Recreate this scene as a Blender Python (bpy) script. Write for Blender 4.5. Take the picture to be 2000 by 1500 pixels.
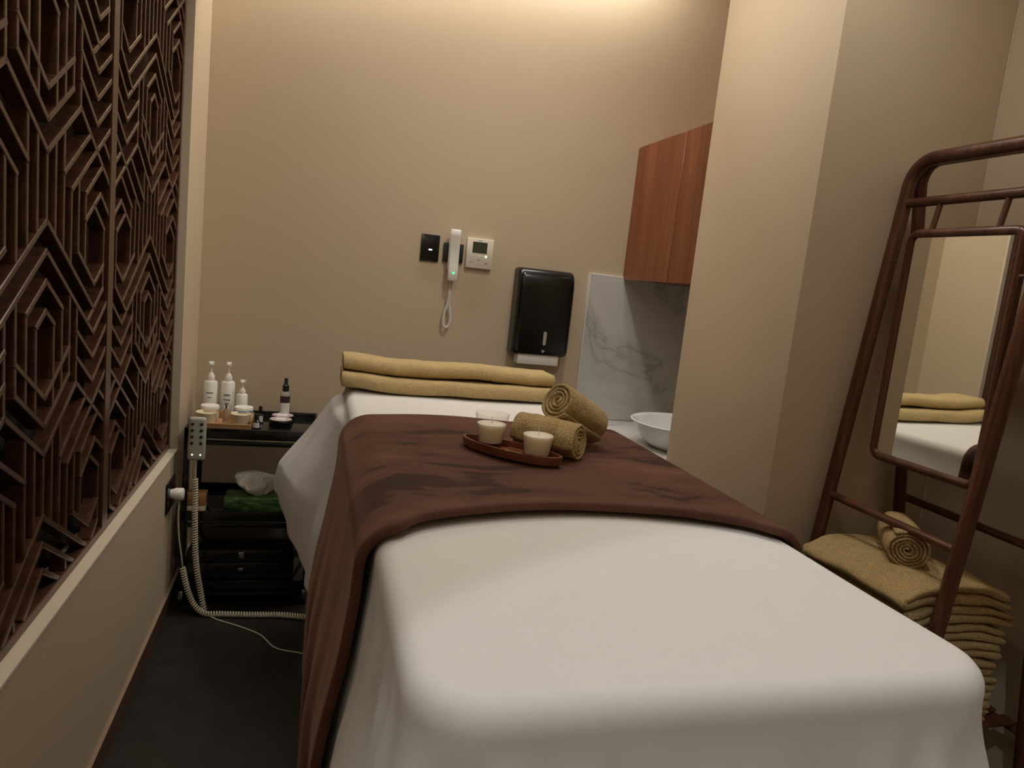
import bpy, bmesh, math, random
from mathutils import Vector, Matrix, noise
random.seed(7)
for o in list(bpy.data.objects):
    bpy.data.objects.remove(o, do_unlink=True)
SC = bpy.context.scene
COL = SC.collection
PI = math.pi
R = math.radians

# ------------------------------------------------------------------ camera
def make_camera():
    f, pitch, yaw, roll = 1393.0, R(8.1), R(16.0), R(6.1)
    fw = Vector((math.sin(yaw)*math.cos(pitch), math.cos(yaw)*math.cos(pitch), -math.sin(pitch)))
    rt = Vector((math.cos(yaw), -math.sin(yaw), 0))
    up = rt.cross(fw)
    r2 = math.cos(roll)*rt + math.sin(roll)*up
    u2 = -math.sin(roll)*rt + math.cos(roll)*up
    cd = bpy.data.cameras.new('camera')
    cd.sensor_fit = 'HORIZONTAL'; cd.sensor_width = 36.0
    cd.lens = f/2000.0*36.0
    cd.clip_start = 0.02
    co = bpy.data.objects.new('camera', cd); COL.objects.link(co)
    m = Matrix((r2, u2, -fw)).transposed().to_4x4()
    m.translation = Vector((0, 0, 1.45))
    co.matrix_world = m
    SC.camera = co
make_camera()

# ------------------------------------------------------------------ world, lights, exposure
w = bpy.data.worlds.new('world'); SC.world = w; w.use_nodes = True
w.node_tree.nodes['Background'].inputs[0].default_value = (0.9, 0.8, 0.68, 1)
w.node_tree.nodes['Background'].inputs[1].default_value = 0.02
SC.view_settings.view_transform = 'Standard'
SC.view_settings.look = 'None'
SC.view_settings.gamma = 1.0
SC.view_settings.use_curve_mapping = False
SC.view_settings.exposure = 0.05

CEIL = 3.10
SCR_TOP = 2.62      # top of the carved screen opening
WARM = (1.0, 0.95, 0.885)
def area(name, loc, sx, sy, power, color, rot=(0, 0, 0)):
    l = bpy.data.lights.new(name, 'AREA'); l.shape = 'RECTANGLE'; l.size = sx; l.size_y = sy
    l.energy = power; l.color = color
    o = bpy.data.objects.new(name, l); o.location = loc; o.rotation_euler = rot; COL.objects.link(o)
    return o
def spot(name, loc, target, power, color, angle, blend, radius):
    l = bpy.data.lights.new(name, 'SPOT'); l.energy = power; l.color = color
    l.spot_size = R(angle); l.spot_blend = blend; l.shadow_soft_size = radius
    o = bpy.data.objects.new(name, l); o.location = loc
    o.rotation_euler = (Vector(target)-Vector(loc)).to_track_quat('-Z', 'Y').to_euler()
    COL.objects.link(o); return o
# cove strip over the head wall; left and entrance strips are added fill
COVE_FILL = (1.0, 0.95, 0.87)
area('cove_or_fill_light', (0.50, 3.30, CEIL+0.10), 2.0, 0.06, 25.0, COVE_FILL, (R(-14), 0, 0))
area('cove_or_fill_light', (-0.34, 0.20, CEIL+0.10), 0.06, 2.6, 10.0, COVE_FILL, (0, R(-24), 0))  # unseen strip added to put highlights on the lattice
area('cove_or_fill_light', (0.80, -1.14, CEIL+0.10), 2.2, 0.06, 10.0, COVE_FILL, (R(14), 0, 0))  # unseen strip added behind the camera to raise the ambient light
# recessed ceiling downlights
DOWNLIGHTS = [(0.90, 2.35), (1.22, 1.50), (0.95, 0.55), (-0.05, -0.55)]
spot('down_light', (0.90, 2.35, CEIL-0.02), (0.90, 2.35, 0), 46, WARM, 150, 0.8, 0.08)
spot('down_light', (1.22, 1.50, CEIL-0.02), (1.22, 1.50, 0), 34, WARM, 160, 0.8, 0.08)
spot('down_light', (0.95, 0.55, CEIL-0.02), (0.95, 0.60, 0), 5, WARM, 150, 0.8, 0.08)
# a cooler lamp nearer the entrance throws a hard-edged pool over the foot of the bed
spot('down_light_cool', (-0.05, -0.55, CEIL-0.02), (-0.05+0.338*2.2, -0.55+0.242*2.2, CEIL-0.02-0.906*2.2), 46, (0.78, 0.90, 1.0), 50, 0.10, 0.025)

# ------------------------------------------------------------------ materials
def mat(name, color, rough=0.6, metal=0.0, spec=0.5, **kw):
    m = bpy.data.materials.new(name); m.use_nodes = True
    b = m.node_tree.nodes['Principled BSDF']
    b.inputs['Base Color'].default_value = (*color, 1)
    b.inputs['Roughness'].default_value = rough
    b.inputs['Metallic'].default_value = metal
    b.inputs['Specular IOR Level'].default_value = spec
    for k, v in kw.items():
        b.inputs[k.replace('_', ' ')].default_value = v
    return m
def nd(m, t, **kw):
    n = m.node_tree.nodes.new(t)
    for k, v in kw.items(): setattr(n, k, v)
    return n
def lk(m, a, b): m.node_tree.links.new(a, b)
def coords(m, scale=(1, 1, 1), rot=(0, 0, 0)):
    tc = nd(m, 'ShaderNodeTexCoord'); mp = nd(m, 'ShaderNodeMapping')
    mp.inputs['Scale'].default_value = scale; mp.inputs['Rotation'].default_value = rot
    lk(m, tc.outputs['Object'], mp.inputs['Vector']); return mp.outputs['Vector']
def noise_tex(m, vec, scale, detail=4, rough=0.55, dist=0.0):
    n = nd(m, 'ShaderNodeTexNoise'); n.inputs['Scale'].default_value = scale
    n.inputs['Detail'].default_value = detail; n.inputs['Roughness'].default_value = rough
    n.inputs['Distortion'].default_value = dist
    lk(m, vec, n.inputs['Vector']); return n.outputs['Fac']
def ramp(m, fac, stops):
    r = nd(m, 'ShaderNodeValToRGB'); e = r.color_ramp.elements
    while len(e) < len(stops): e.new(0.5)
    for i, (p, c) in enumerate(stops):
        e[i].position = p; e[i].color = (*c, 1)
    lk(m, fac, r.inputs['Fac']); return r.outputs['Color']
def bsdf(m): return m.node_tree.nodes['Principled BSDF']
def set_color(m, out): lk(m, out, bsdf(m).inputs['Base Color'])
def bump(m, fac, strength, dist=0.002):
    b = nd(m, 'ShaderNodeBump'); b.inputs['Strength'].default_value = strength
    b.inputs['Distance'].default_value = dist
    lk(m, fac, b.inputs['Height']); lk(m, b.outputs['Normal'], bsdf(m).inputs['Normal'])

def wallpaper(name, c):
    m = mat(name, c, 0.72, spec=0.25)
    f = noise_tex(m, coords(m, (60, 60, 900)), 1.0, 3)
    f2 = noise_tex(m, coords(m, (900, 900, 60)), 1.0, 3)
    mx = nd(m, 'ShaderNodeMath', operation='ADD'); lk(m, f, mx.inputs[0]); lk(m, f2, mx.inputs[1])
    g = noise_tex(m, coords(m, (3, 3, 14)), 1.0, 5)
    ad = nd(m, 'ShaderNodeMath', operation='MULTIPLY_ADD'); lk(m, g, ad.inputs[0]); ad.inputs[1].default_value = 0.5
    lk(m, mx.outputs[0], ad.inputs[2])
    d = tuple(x*0.86 for x in c); l = tuple(min(1, x*1.10) for x in c)
    set_color(m, ramp(m, ad.outputs[0], [(0.8, d), (1.65, l)]))
    bump(m, mx.outputs[0], 0.12, 0.001)
    return m
def wood(name, c1, c2, c3, rough=0.4, axis='z', scale=1.0, bands=14):
    m = mat(name, c2, rough, spec=0.45)
    s = {'z': (bands, bands, 1.1), 'y': (bands, 1.1, bands), 'x': (1.1, bands, bands)}[axis]
    v = coords(m, tuple(x*scale for x in s))
    f = noise_tex(m, v, 1.0, 6, 0.6, 0.6)
    f2 = noise_tex(m, coords(m, tuple(x*scale*9 for x in s)), 1.0, 3)
    mx = nd(m, 'ShaderNodeMath', operation='MULTIPLY_ADD'); lk(m, f2, mx.inputs[0]); mx.inputs[1].default_value = 0.22
    lk(m, f, mx.inputs[2])
    set_color(m, ramp(m, mx.outputs[0], [(0.38, c1), (0.58, c2), (0.8, c3)]))
    bump(m, mx.outputs[0], 0.08, 0.001)
    return m
def cloth(name, c, rough=0.9, sheen=0.3, nscale=700, bstr=0.35, var=0.12):
    m = mat(name, c, rough, spec=0.15)
    bsdf(m).inputs['Sheen Weight'].default_value = sheen
    bsdf(m).inputs['Sheen Tint'].default_value = (*[min(1, x*1.6) for x in c], 1)
    f = noise_tex(m, coords(m), nscale, 2, 0.7)
    g = noise_tex(m, coords(m), 22, 4, 0.6)
    mx = nd(m, 'ShaderNodeMath', operation='MULTIPLY_ADD'); lk(m, g, mx.inputs[0]); mx.inputs[1].default_value = 0.3; lk(m, f, mx.inputs[2])
    set_color(m, ramp(m, mx.outputs[0], [(0.42, tuple(x*(1-var) for x in c)), (0.88, tuple(min(1, x*(1+var)) for x in c))]))
    bump(m, f, bstr, 0.010 if bstr > 0.5 else 0.004)
    return m

M = {}
M['wall'] = wallpaper('wallpaper_tan', (0.51, 0.413, 0.292))
M['wall_plain'] = mat('paint_cream', (0.62, 0.54, 0.42), 0.6, spec=0.3)
M['ceiling'] = mat('ceiling_paint', (0.78, 0.74, 0.67), 0.8)
M['floor'] = mat('dark_vinyl', (0.022, 0.018, 0.016), 0.45)
_f = noise_tex(M['floor'], coords(M['floor']), 14, 6, 0.6)
set_color(M['floor'], ramp(M['floor'], _f, [(0.3, (0.008, 0.0065, 0.005)), (0.7, (0.021, 0.0165, 0.013))]))
bump(M['floor'], noise_tex(M['floor'], coords(M['floor']), 220, 3), 0.15)
M['skirting'] = wood('dark_skirting', (0.05, 0.022, 0.014), (0.085, 0.038, 0.024), (0.13, 0.06, 0.04), 0.3, 'y')
M['lattice'] = wood('dark_lattice_wood', (0.042, 0.018, 0.010), (0.078, 0.035, 0.020), (0.120, 0.057, 0.033), 0.25, 'z')
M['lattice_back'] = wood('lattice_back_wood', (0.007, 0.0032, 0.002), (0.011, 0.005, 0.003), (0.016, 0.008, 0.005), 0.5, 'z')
M['teak'] = wood('cabinet_teak', (0.100, 0.026, 0.008), (0.16, 0.045, 0.0145), (0.23, 0.072, 0.026), 0.35, 'z', 1.0, 16)
M['walnut'] = wood('rack_walnut', (0.040, 0.014, 0.007), (0.085, 0.030, 0.014), (0.14, 0.055, 0.026), 0.32, 'z', 1.0, 30)
M['tray'] = wood('tray_wood', (0.085, 0.024, 0.010), (0.14, 0.042, 0.018), (0.20, 0.066, 0.030), 0.28, 'x', 1.0, 26)
M['black'] = mat('black_plastic', (0.006, 0.006, 0.006), 0.22)
M['black_matte'] = mat('black_matte', (0.012, 0.012, 0.012), 0.5)
M['black_metal'] = mat('black_lacquer', (0.008, 0.008, 0.008), 0.18)
M['smoked'] = mat('smoked_shelf', (0.010, 0.011, 0.011), 0.08)
M['white_plastic'] = mat('white_plastic', (0.80, 0.78, 0.72), 0.35)
M['cream_plastic'] = mat('cream_plastic', (0.74, 0.69, 0.58), 0.4)
M['cord'] = mat('cream_cord', (0.62, 0.55, 0.42), 0.45)
M['chrome'] = mat('chrome', (0.75, 0.75, 0.75), 0.18, 1.0)
M['mirror'] = mat('mirror_silver', (0.86, 0.87, 0.82), 0.012, 1.0)
M['lcd'] = mat('lcd_glass', (0.055, 0.065, 0.035), 0.2)
M['grey_mark'] = mat('grey_print', (0.30, 0.30, 0.29), 0.6)
M['basin'] = mat('basin_ceramic', (0.80, 0.82, 0.80), 0.12)
M['paper'] = mat('paper_white', (0.80, 0.77, 0.70), 0.85)
M['tissue'] = mat('tissue_white', (0.80, 0.78, 0.70), 0.9)
M['wax'] = mat('candle_wax', (0.84, 0.77, 0.64), 0.45, Subsurface_Weight=0.7, Subsurface_Scale=1.0)
bsdf(M['wax']).inputs['Subsurface Radius'].default_value = (0.030, 0.025, 0.021)
M['wick'] = mat('wick', (0.75, 0.72, 0.65), 0.9)
M['glass'] = mat('clear_glass', (0.97, 0.98, 0.97), 0.02, Transmission_Weight=1.0, IOR=1.45)
def thin_glass(m):
    nt = m.node_tree; out = nt.nodes['Material Output']
    tr = nd(m, 'ShaderNodeBsdfTransparent'); tr.inputs['Color'].default_value = (0.985, 0.975, 0.96, 1)
    gl = nd(m, 'ShaderNodeBsdfGlossy'); gl.inputs['Roughness'].default_value = 0.03
    lw = nd(m, 'ShaderNodeLayerWeight'); lw.inputs['Blend'].default_value = 0.5
    pw = nd(m, 'ShaderNodeMath', operation='POWER'); lk(m, lw.outputs['Facing'], pw.inputs[0]); pw.inputs[1].default_value = 3.5
    fr = nd(m, 'ShaderNodeMath', operation='MULTIPLY_ADD'); lk(m, pw.outputs[0], fr.inputs[0]); fr.inputs[1].default_value = 0.40; fr.inputs[2].default_value = 0.03
    mx = nd(m, 'ShaderNodeMixShader'); lk(m, fr.outputs[0], mx.inputs[0]); lk(m, tr.outputs[0], mx.inputs[1]); lk(m, gl.outputs[0], mx.inputs[2])
    lk(m, mx.outputs[0], out.inputs['Surface'])
thin_glass(M['glass'])
M['clear_plastic'] = mat('clear_plastic', (0.9, 0.9, 0.88), 0.1, Transmission_Weight=0.85, IOR=1.2)
M['sheet'] = cloth('white_sheet', (0.72, 0.70, 0.67), 0.85, 0.10, 900, 0.10, 0.03)
M['towel'] = cloth('mustard_towel', (0.54, 0.385, 0.180), 0.95, 0.45, 240, 1.0, 0.38)
M['towel_flat'] = cloth('mustard_flat_towel', (0.68, 0.50, 0.245), 0.95, 0.45, 280, 0.9, 0.26)
M['wood_box'] = wood('light_wood_box', (0.30, 0.15, 0.06), (0.42, 0.22, 0.09), (0.55, 0.32, 0.15), 0.5, 'x')
M['green_box'] = mat('green_card', (0.10, 0.23, 0.05), 0.5)
_f = noise_tex(M['green_box'], coords(M['green_box'], (12, 12, 30)), 1.0, 3, 0.6, 1.2)
set_color(M['green_box'], ramp(M['green_box'], _f, [(0.35, (0.015, 0.045, 0.015)), (0.5, (0.055, 0.14, 0.03)), (0.68, (0.17, 0.26, 0.07))]))
M['purple_label'] = mat('maroon_label', (0.045, 0.018, 0.024), 0.5)
M['white_label'] = mat('white_label', (0.72, 0.70, 0.66), 0.6)
M['blue_label'] = mat('blue_label', (0.16, 0.27, 0.46), 0.6)
M['pink_label'] = mat('peach_label', (0.70, 0.50, 0.42), 0.6)
M['tin_lid'] = mat('mauve_tin_lid', (0.46, 0.37, 0.38), 0.5)
M['cream_jar'] = mat('cream_jar', (0.72, 0.62, 0.42), 0.3)
M['amber'] = mat('amber_glass', (0.025, 0.012, 0.007), 0.1)
M['remote'] = mat('remote_grey', (0.40, 0.40, 0.33), 0.5)
M['dark_button'] = mat('dark_button', (0.02, 0.02, 0.02), 0.4)
M['mattress'] = mat('mattress_vinyl', (0.40, 0.35, 0.28), 0.5)
def emit(name, c, s):
    m = mat(name, (0, 0, 0), 0.5)
    bsdf(m).inputs['Emission Color'].default_value = (*c, 1); bsdf(m).inputs['Emission Strength'].default_value = s
    return m
M['led_green'] = emit('green_led', (0.10, 0.9, 0.45), 1.6)
M['led_lime'] = emit('lime_led', (0.5, 1.0, 0.35), 5.0)
M['led_white'] = emit('bluish_white_led', (0.55, 0.75, 1.0), 4.0)
M['lamp'] = emit('lamp_glow', (1.0, 0.85, 0.62), 6.0)

# marble
def marble():
    m = mat('white_marble', (0.66, 0.63, 0.58), 0.16)
    v = coords(m, (1, 1, 1), (0.3, 0.7, 0.4))
    n1 = nd(m, 'ShaderNodeTexNoise'); n1.inputs['Scale'].default_value = 1.5; n1.inputs['Detail'].default_value = 6
    n1.inputs['Distortion'].default_value = 1.1; lk(m, v, n1.inputs['Vector'])
    s = nd(m, 'ShaderNodeMath', operation='SUBTRACT'); lk(m, n1.outputs['Fac'], s.inputs[0]); s.inputs[1].default_value = 0.53
    a = nd(m, 'ShaderNodeMath', operation='ABSOLUTE'); lk(m, s.outputs[0], a.inputs[0])
    set_color(m, ramp(m, a.outputs[0], [(0.0, (0.40, 0.385, 0.36)), (0.008, (0.52, 0.505, 0.48)), (0.05, (0.60, 0.585, 0.555)), (0.12, (0.63, 0.615, 0.585))]))
    return m
M['marble'] = marble()
# brown plush with brushed patches (pile pushed in different directions)
def plush():
    m = mat('brown_plush', (0.085, 0.033, 0.023), 0.75, spec=0.2)
    b = bsdf(m); b.inputs['Sheen Weight'].default_value = 0.35; b.inputs['Sheen Roughness'].default_value = 0.35
    b.inputs['Sheen Tint'].default_value = (0.75, 0.42, 0.30, 1)
    f = noise_tex(m, coords(m, (1.0, 1.9, 1.0), (0, 0, 0.5)), 3.4, 3, 0.5, 0.6)
    g = noise_tex(m, coords(m, (7, 40, 14), (0, 0, 0.25)), 1.2, 5, 0.6, 0.3)
    mx = nd(m, 'ShaderNodeMath', operation='MULTIPLY_ADD'); lk(m, g, mx.inputs[0]); mx.inputs[1].default_value = 0.30; lk(m, f, mx.inputs[2])
    set_color(m, ramp(m, mx.outputs[0], [(0.535, (0.022, 0.009, 0.006)), (0.555, (0.070, 0.027, 0.016)), (0.68, (0.092, 0.037, 0.023)), (0.85, (0.130, 0.056, 0.036))]))
    bump(m, noise_tex(m, coords(m), 600, 2, 0.7), 0.3, 0.003)
    return m
M['plush'] = plush()

# ------------------------------------------------------------------ helpers
def world_loc(o):
    v = Vector((0, 0, 0))
    while o is not None:
        v += o.location; o = o.parent
    return v
def link(name, me, material, parent=None, smooth=False, loc=None):
    """mesh given in world coordinates; origin put at loc (or the mesh centre)"""
    if material is not None: me.materials.append(material)
    if loc is None:
        xs = [v.co for v in me.vertices]
        lo = Vector((min(c.x for c in xs), min(c.y for c in xs), min(c.z for c in xs)))
        hi = Vector((max(c.x for c in xs), max(c.y for c in xs), max(c.z for c in xs)))
        loc = Vector(((lo.x+hi.x)/2, (lo.y+hi.y)/2, lo.z))
    loc = Vector(loc)
    me.transform(Matrix.Translation(-loc))
    if smooth:
        me.polygons.foreach_set('use_smooth', [True]*len(me.polygons))
        try: me.set_sharp_from_angle(angle=R(40))
        except Exception: pass
    me.update()
    o = bpy.data.objects.new(name, me); COL.objects.link(o)
    o.location = loc
    if parent is not None:
        o.parent = parent; o.location = loc - world_loc(parent)
    return o
def bm_done(name, bm, material, parent=None, smooth=False, loc=None):
    bmesh.ops.recalc_face_normals(bm, faces=bm.faces)
    me = bpy.data.meshes.new(name); bm.to_mesh(me); bm.free()
    return link(name, me, material, parent, smooth, loc)
def add_box(bm, lo, hi, bevel=0.0, seg=2, mtx=None):
    lo = Vector(lo); hi = Vector(hi); c = (lo+hi)/2; s = hi-lo
    r = bmesh.ops.create_cube(bm, size=1.0, matrix=Matrix.Translation(c) @ Matrix.Diagonal((s.x, s.y, s.z, 1)))
    vs = r['verts']
    if bevel > 0:
        es = list({e for v in vs for e in v.link_edges})
        rr = bmesh.ops.bevel(bm, geom=es, offset=bevel, segments=seg, affect='EDGES', profile=0.5)
        vs = list({v for f in rr['faces'] for v in f.verts} | {v for v in vs if v.is_valid})
    if mtx is not None: bmesh.ops.transform(bm, matrix=mtx, verts=[v for v in vs if v.is_valid])
def box(name, lo, hi, material, parent=None, bevel=0.0, seg=2, mtx=None, smooth=None):
    bm = bmesh.new(); add_box(bm, lo, hi, bevel, seg, mtx)
    return bm_done(name, bm, material, parent, bevel > 0 if smooth is None else smooth)
def add_tube(bm, pts, rad, n=10, closed=False, caps=True):
    pts = [Vector(p) for p in pts]
    rads = rad if isinstance(rad, (list, tuple)) else [rad]*len(pts)
    k = len(pts); rings = []
    prev_n = None
    for i, p in enumerate(pts):
        if closed: t = pts[(i+1) % k]-pts[i-1]
        else: t = pts[min(i+1, k-1)]-pts[max(i-1, 0)]
        t.normalize()
        if prev_n is None:
            a = Vector((0, 0, 1)) if abs(t.z) < 0.9 else Vector((1, 0, 0))
            nrm = (a-t*a.dot(t)).normalized()
        else:
            nrm = (prev_n-t*prev_n.dot(t)).normalized()
        prev_n = nrm; b = t.cross(nrm)
        rings.append([bm.verts.new(p+rads[i]*(math.cos(2*PI*j/n)*nrm+math.sin(2*PI*j/n)*b)) for j in range(n)])
    for i in range(k if closed else k-1):
        A = rings[i]; B = rings[(i+1) % k]
        for j in range(n): bm.faces.new((A[j], A[(j+1) % n], B[(j+1) % n], B[j]))
    if caps and not closed:
        bm.faces.new(rings[0][::-1]); bm.faces.new(rings[-1])
def tube(name, pts, rad, material, parent=None, n=10, closed=False):
    bm = bmesh.new(); add_tube(bm, pts, rad, n, closed)
    return bm_done(name, bm, material, parent, True)
def add_lathe(bm, prof, c, n=28, sx=1.0, sy=1.0, rot=0.0):
    """prof: list of (r, z) from bottom axis to top axis; c = base centre"""
    rings = []
    for r, z in prof:
        if r < 1e-6: rings.append([bm.verts.new((c[0], c[1], c[2]+z))])
        else:
            ring = []
            for j in range(n):
                a = 2*PI*j/n; x = r*math.cos(a)*sx; y = r*math.sin(a)*sy
                ring.append(bm.verts.new((c[0]+x*math.cos(rot)-y*math.sin(rot), c[1]+x*math.sin(rot)+y*math.cos(rot), c[2]+z)))
            rings.append(ring)
    for A, B in zip(rings, rings[1:]):
        for j in range(n):
            j2 = (j+1) % n
            if len(A) == 1 and len(B) == 1: continue
            if len(A) == 1: bm.faces.new((A[0], B[j2], B[j]))
            elif len(B) == 1: bm.faces.new((A[j], A[j2], B[0]))
            else: bm.faces.new((A[j], A[j2], B[j2], B[j]))
def lathe(name, prof, c, material, parent=None, n=28, sx=1.0, sy=1.0, rot=0.0):
    bm = bmesh.new(); add_lathe(bm, prof, c, n, sx, sy, rot)
    return bm_done(name, bm, material, parent, True)
def bez(pts, n=12):
    """Catmull-Rom through pts"""
    P = [Vector(p) for p in pts]; P = [2*P[0]-P[1]] + P + [2*P[-1]-P[-2]]
    out = []
    for i in range(1, len(P)-2):
        for j in range(n):
            t = j/n
            out.append(0.5*((2*P[i])+(-P[i-1]+P[i+1])*t+(2*P[i-1]-5*P[i]+4*P[i+1]-P[i+2])*t*t+(-P[i-1]+3*P[i]-3*P[i+1]+P[i+2])*t**3))
    out.append(P[-2]); return out
def helix(pts, radius, pitch, per=10):
    """coil wound round a polyline"""
    P = [Vector(p) for p in pts]; L = [0]
    for a, b in zip(P, P[1:]): L.append(L[-1]+(b-a).length)
    total = L[-1]; n = int(total/pitch*per); out = []
    seg = 0; prev = None
    for i in range(n+1):
        d = total*i/n
        while seg < len(P)-2 and d > L[seg+1]: seg += 1
        t = (P[seg+1]-P[seg]).normalized(); p = P[seg].lerp(P[seg+1], (d-L[seg])/max(1e-9, L[seg+1]-L[seg]))
        if prev is None:
            a = Vector((1, 0, 0)) if abs(t.x) < 0.9 else Vector((0, 1, 0)); nn = (a-t*a.dot(t)).normalized()
        else: nn = (prev-t*prev.dot(t)).normalized()
        prev = nn; b = t.cross(nn); th = 2*PI*i/per
        out.append(p+radius*(math.cos(th)*nn+math.sin(th)*b))
    return out
def thing(name, label, cat, loc, group=None):
    o = bpy.data.objects.new(name, None); o.empty_display_size = 0.05; COL.objects.link(o); o.location = loc
    return tag(o, label, cat, group)
def tag(o, label, cat, group=None):
    o['label'] = label; o['category'] = cat
    if group: o['group'] = group
    return o
def struct(o):
    o['kind'] = 'structure'; return o
def smoothstep(a, b, x):
    t = max(0.0, min(1.0, (x-a)/(b-a))); return t*t*(3-2*t)
def nz(x, y, z=0.0): return noise.noise(Vector((x, y, z)))

# ------------------------------------------------------------------ the room
LX = -0.495          # left wall face
YB = 3.46            # head wall face
PX, PY0, PY1 = 1.450, 1.930, 2.617   # side face of the wall block beside the bed: x, near corner, far end
RX = 2.085                            # right wall
RY = PY0
YF = -1.3
SILL = 0.645
SY0, SY1 = 1.185, 3.060             # opening of the carved screen
struct(box('floor', (LX-0.3, YF-0.1, -0.05), (RX+0.1, YB+0.1, 0.0), M['floor']))
struct(box('wall_back', (LX-0.3, YB, 0), (2.2, YB+0.1, CEIL+0.22), M['wall']))
bm = bmesh.new()
add_box(bm, (LX-0.12, YF, 0), (LX, YB, SILL-0.012))
add_box(bm, (LX-0.12, SY1, SILL-0.012), (LX, YB, CEIL+0.22))
add_box(bm, (LX-0.12, YF, SILL-0.012), (LX, SY0, CEIL+0.22))
add_box(bm, (LX-0.12, SY0, SCR_TOP), (LX, SY1, CEIL+0.22))
struct(bm_done('wall_left', bm, M['wall']))
box_trim = struct(box('trim_1', (LX-0.12, SY0, SILL-0.012), (LX+0.002, SY1, SILL), M['wall_plain'], bevel=0.0015))
struct(box('trim_2', (LX-0.10, SY1-0.008, SILL), (LX+0.002, SY1+0.004, SCR_TOP), M['wall_plain'], bevel=0.001))
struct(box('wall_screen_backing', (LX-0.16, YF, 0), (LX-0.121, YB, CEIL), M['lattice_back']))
struct(box('wall_block', (PX, PY0, 0), (RX+0.1, PY1, CEIL+0.22), M['wall'], bevel=0.003))
struct(box('wall_right', (RX, YF, 0), (RX+0.1, RY, CEIL+0.22), M['wall']))
struct(box('trim_3', (RX-0.004, RY-0.004, 0), (RX, RY, CEIL), M['wall_plain']))
struct(box('wall_niche', (2.085, PY1, 0), (2.185, YB, CEIL+0.22), M['wall']))
struct(box('wall_front', (LX-0.2, YF-0.1, 0), (RX+0.1, YF, CEIL+0.22), M['wall']))
bm = bmesh.new()
c0, c1, c2, c3 = LX+0.24, RX+0.1, YF+0.2, 3.26
add_box(bm, (c0, c2, CEIL), (c1, c3, CEIL+0.05))
add_box(bm, (c0, c2, CEIL+0.05), (c1, c2+0.04, CEIL+0.22))
add_box(bm, (c0, c3-0.04, CEIL+0.05), (2.2, c3, CEIL+0.22))
add_box(bm, (c0, c2+0.04, CEIL+0.05), (c0+0.04, c3-0.04, CEIL+0.22))
add_box(bm, (LX-0.3, YF-0.1, CEIL+0.22), (2.2, YB+0.1, CEIL+0.27))
struct(bm_done('ceiling', bm, M['ceiling']))
bm = bmesh.new()
add_box(bm, (LX, YF, 0), (LX+0.010, YB, 0.078))
struct(bm_done('baseboard_left', bm, M['skirting']))
struct(box('trim_8', (LX, YF, 0.078), (LX+0.011, YB, 0.0815), mat('skirting_top_strip', (0.30, 0.21, 0.15), 0.3)))  # thin strip in a paler brown on top of the skirting
struct(box('baseboard_back', (LX+0.010, YB-0.010, 0), (1.34, YB, 0.082), M['skirting'], bevel=0.002))
struct(box('baseboard_right', (RX-0.010, YF, 0), (RX, RY-0.012, 0.082), M['skirting'], bevel=0.002))
struct(box('baseboard_block', (PX, RY-0.010, 0), (RX-0.012, RY, 0.082), M['skirting'], bevel=0.002))
struct(box('baseboard_block_side', (PX-0.010, RY-0.010, 0), (PX, PY1, 0.082), M['skirting'], bevel=0.002))
# downlight fittings in the ceiling
for i, (x, y) in enumerate(DOWNLIGHTS):
    bm = bmesh.new()
    add_lathe(bm, [(0.048, 0.0), (0.060, 0.0), (0.060, 0.006), (0.048, 0.008)], (x, y, CEIL-0.008))
    struct(bm_done('trim_%d' % (4+i), bm, M['white_plastic'], None, True))

# ------------------------------------------------------------------ carved screen
G, V = 0.0505, 0.0303
PER = 20.5
Z0 = 1.4726
HALF = 8.72
def motif():
    """segments of one period for s >= 0 in (g, v) units; mirrored later"""
    S = [((0, 0), (6.5, -6.5)), ((0, -2), (6.5, -8.5)), ((0, -4), (2, -6)), ((2, -6), (2, -12)), ((0, -6), (1, -7)), ((1, -7), (1, -13)),
         ((3, -5), (3, -11)), ((0, -12), (3, -9)), ((0, -14), (3, -11)), ((0, -16), (4, -12)), ((4, -12), (4, -6)),
         ((1, -15), (1, -21.5)), ((2, -14), (2, -22.5)),
         ((3, 2.5), (3, -3)), ((4, 3.5), (4, -2)),
         ((2, 3.5), (5.5, 7)), ((3, 2.5), (8.9, 8.4)), ((4, 8.5), (8.9, 3.6)),
         ((4, 10.5), (6.5, 8)), ((6.5, 8), (8.9, 10.4)), ((4, 12.5), (6.5, 10)), ((6.5, 10), (8.9, 12.4)), ((6.5, 12), (8.9, 14.4)),
         ((5, 2.5), (7.5, 5)), ((5, 0.5), (7.25, 2.75)), ((7.25, 2.75), (8.9, 1.1)), ((6.25, 1.75), (8, 0)),
         ((7.5, 7), (8.9, 5.6)), ((5, 2.5), (5, -3)), ((8, 0), (8, -5.2)),
         ((4, -2), (6.5, -4.5)), ((6.5, -4.5), (8, -3)), ((5.5, -7.5), (8.0, -5.0))]
    C = [((0, -16), (0, -20.5))]
    return S, C
BAR_CACHE = {}
def bar_mesh(length, wd, dp):
    key = (round(length, 4), wd, dp)
    if key not in BAR_CACHE:
        b = bmesh.new(); add_box(b, (-dp, -length/2, -wd/2), (0, length/2, wd/2), 0.0014, 1)
        me = bpy.data.meshes.new('bar'); b.to_mesh(me); b.free(); me.materials.append(M['lattice'])
        BAR_CACHE[key] = me
    return BAR_CACHE[key]
FX = LX-0.030        # front plane of the lattice
def clip(a, b, lo, hi, k):
    if a[k] > b[k]: a, b = b, a
    if b[k] <= lo or a[k] >= hi: return None
    def at(v): t = (v-a[k])/(b[k]-a[k]); return tuple(a[i]+(b[i]-a[i])*t for i in range(2))
    p = at(lo) if a[k] < lo else a
    q = at(hi) if b[k] > hi else b
    return p, q
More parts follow.
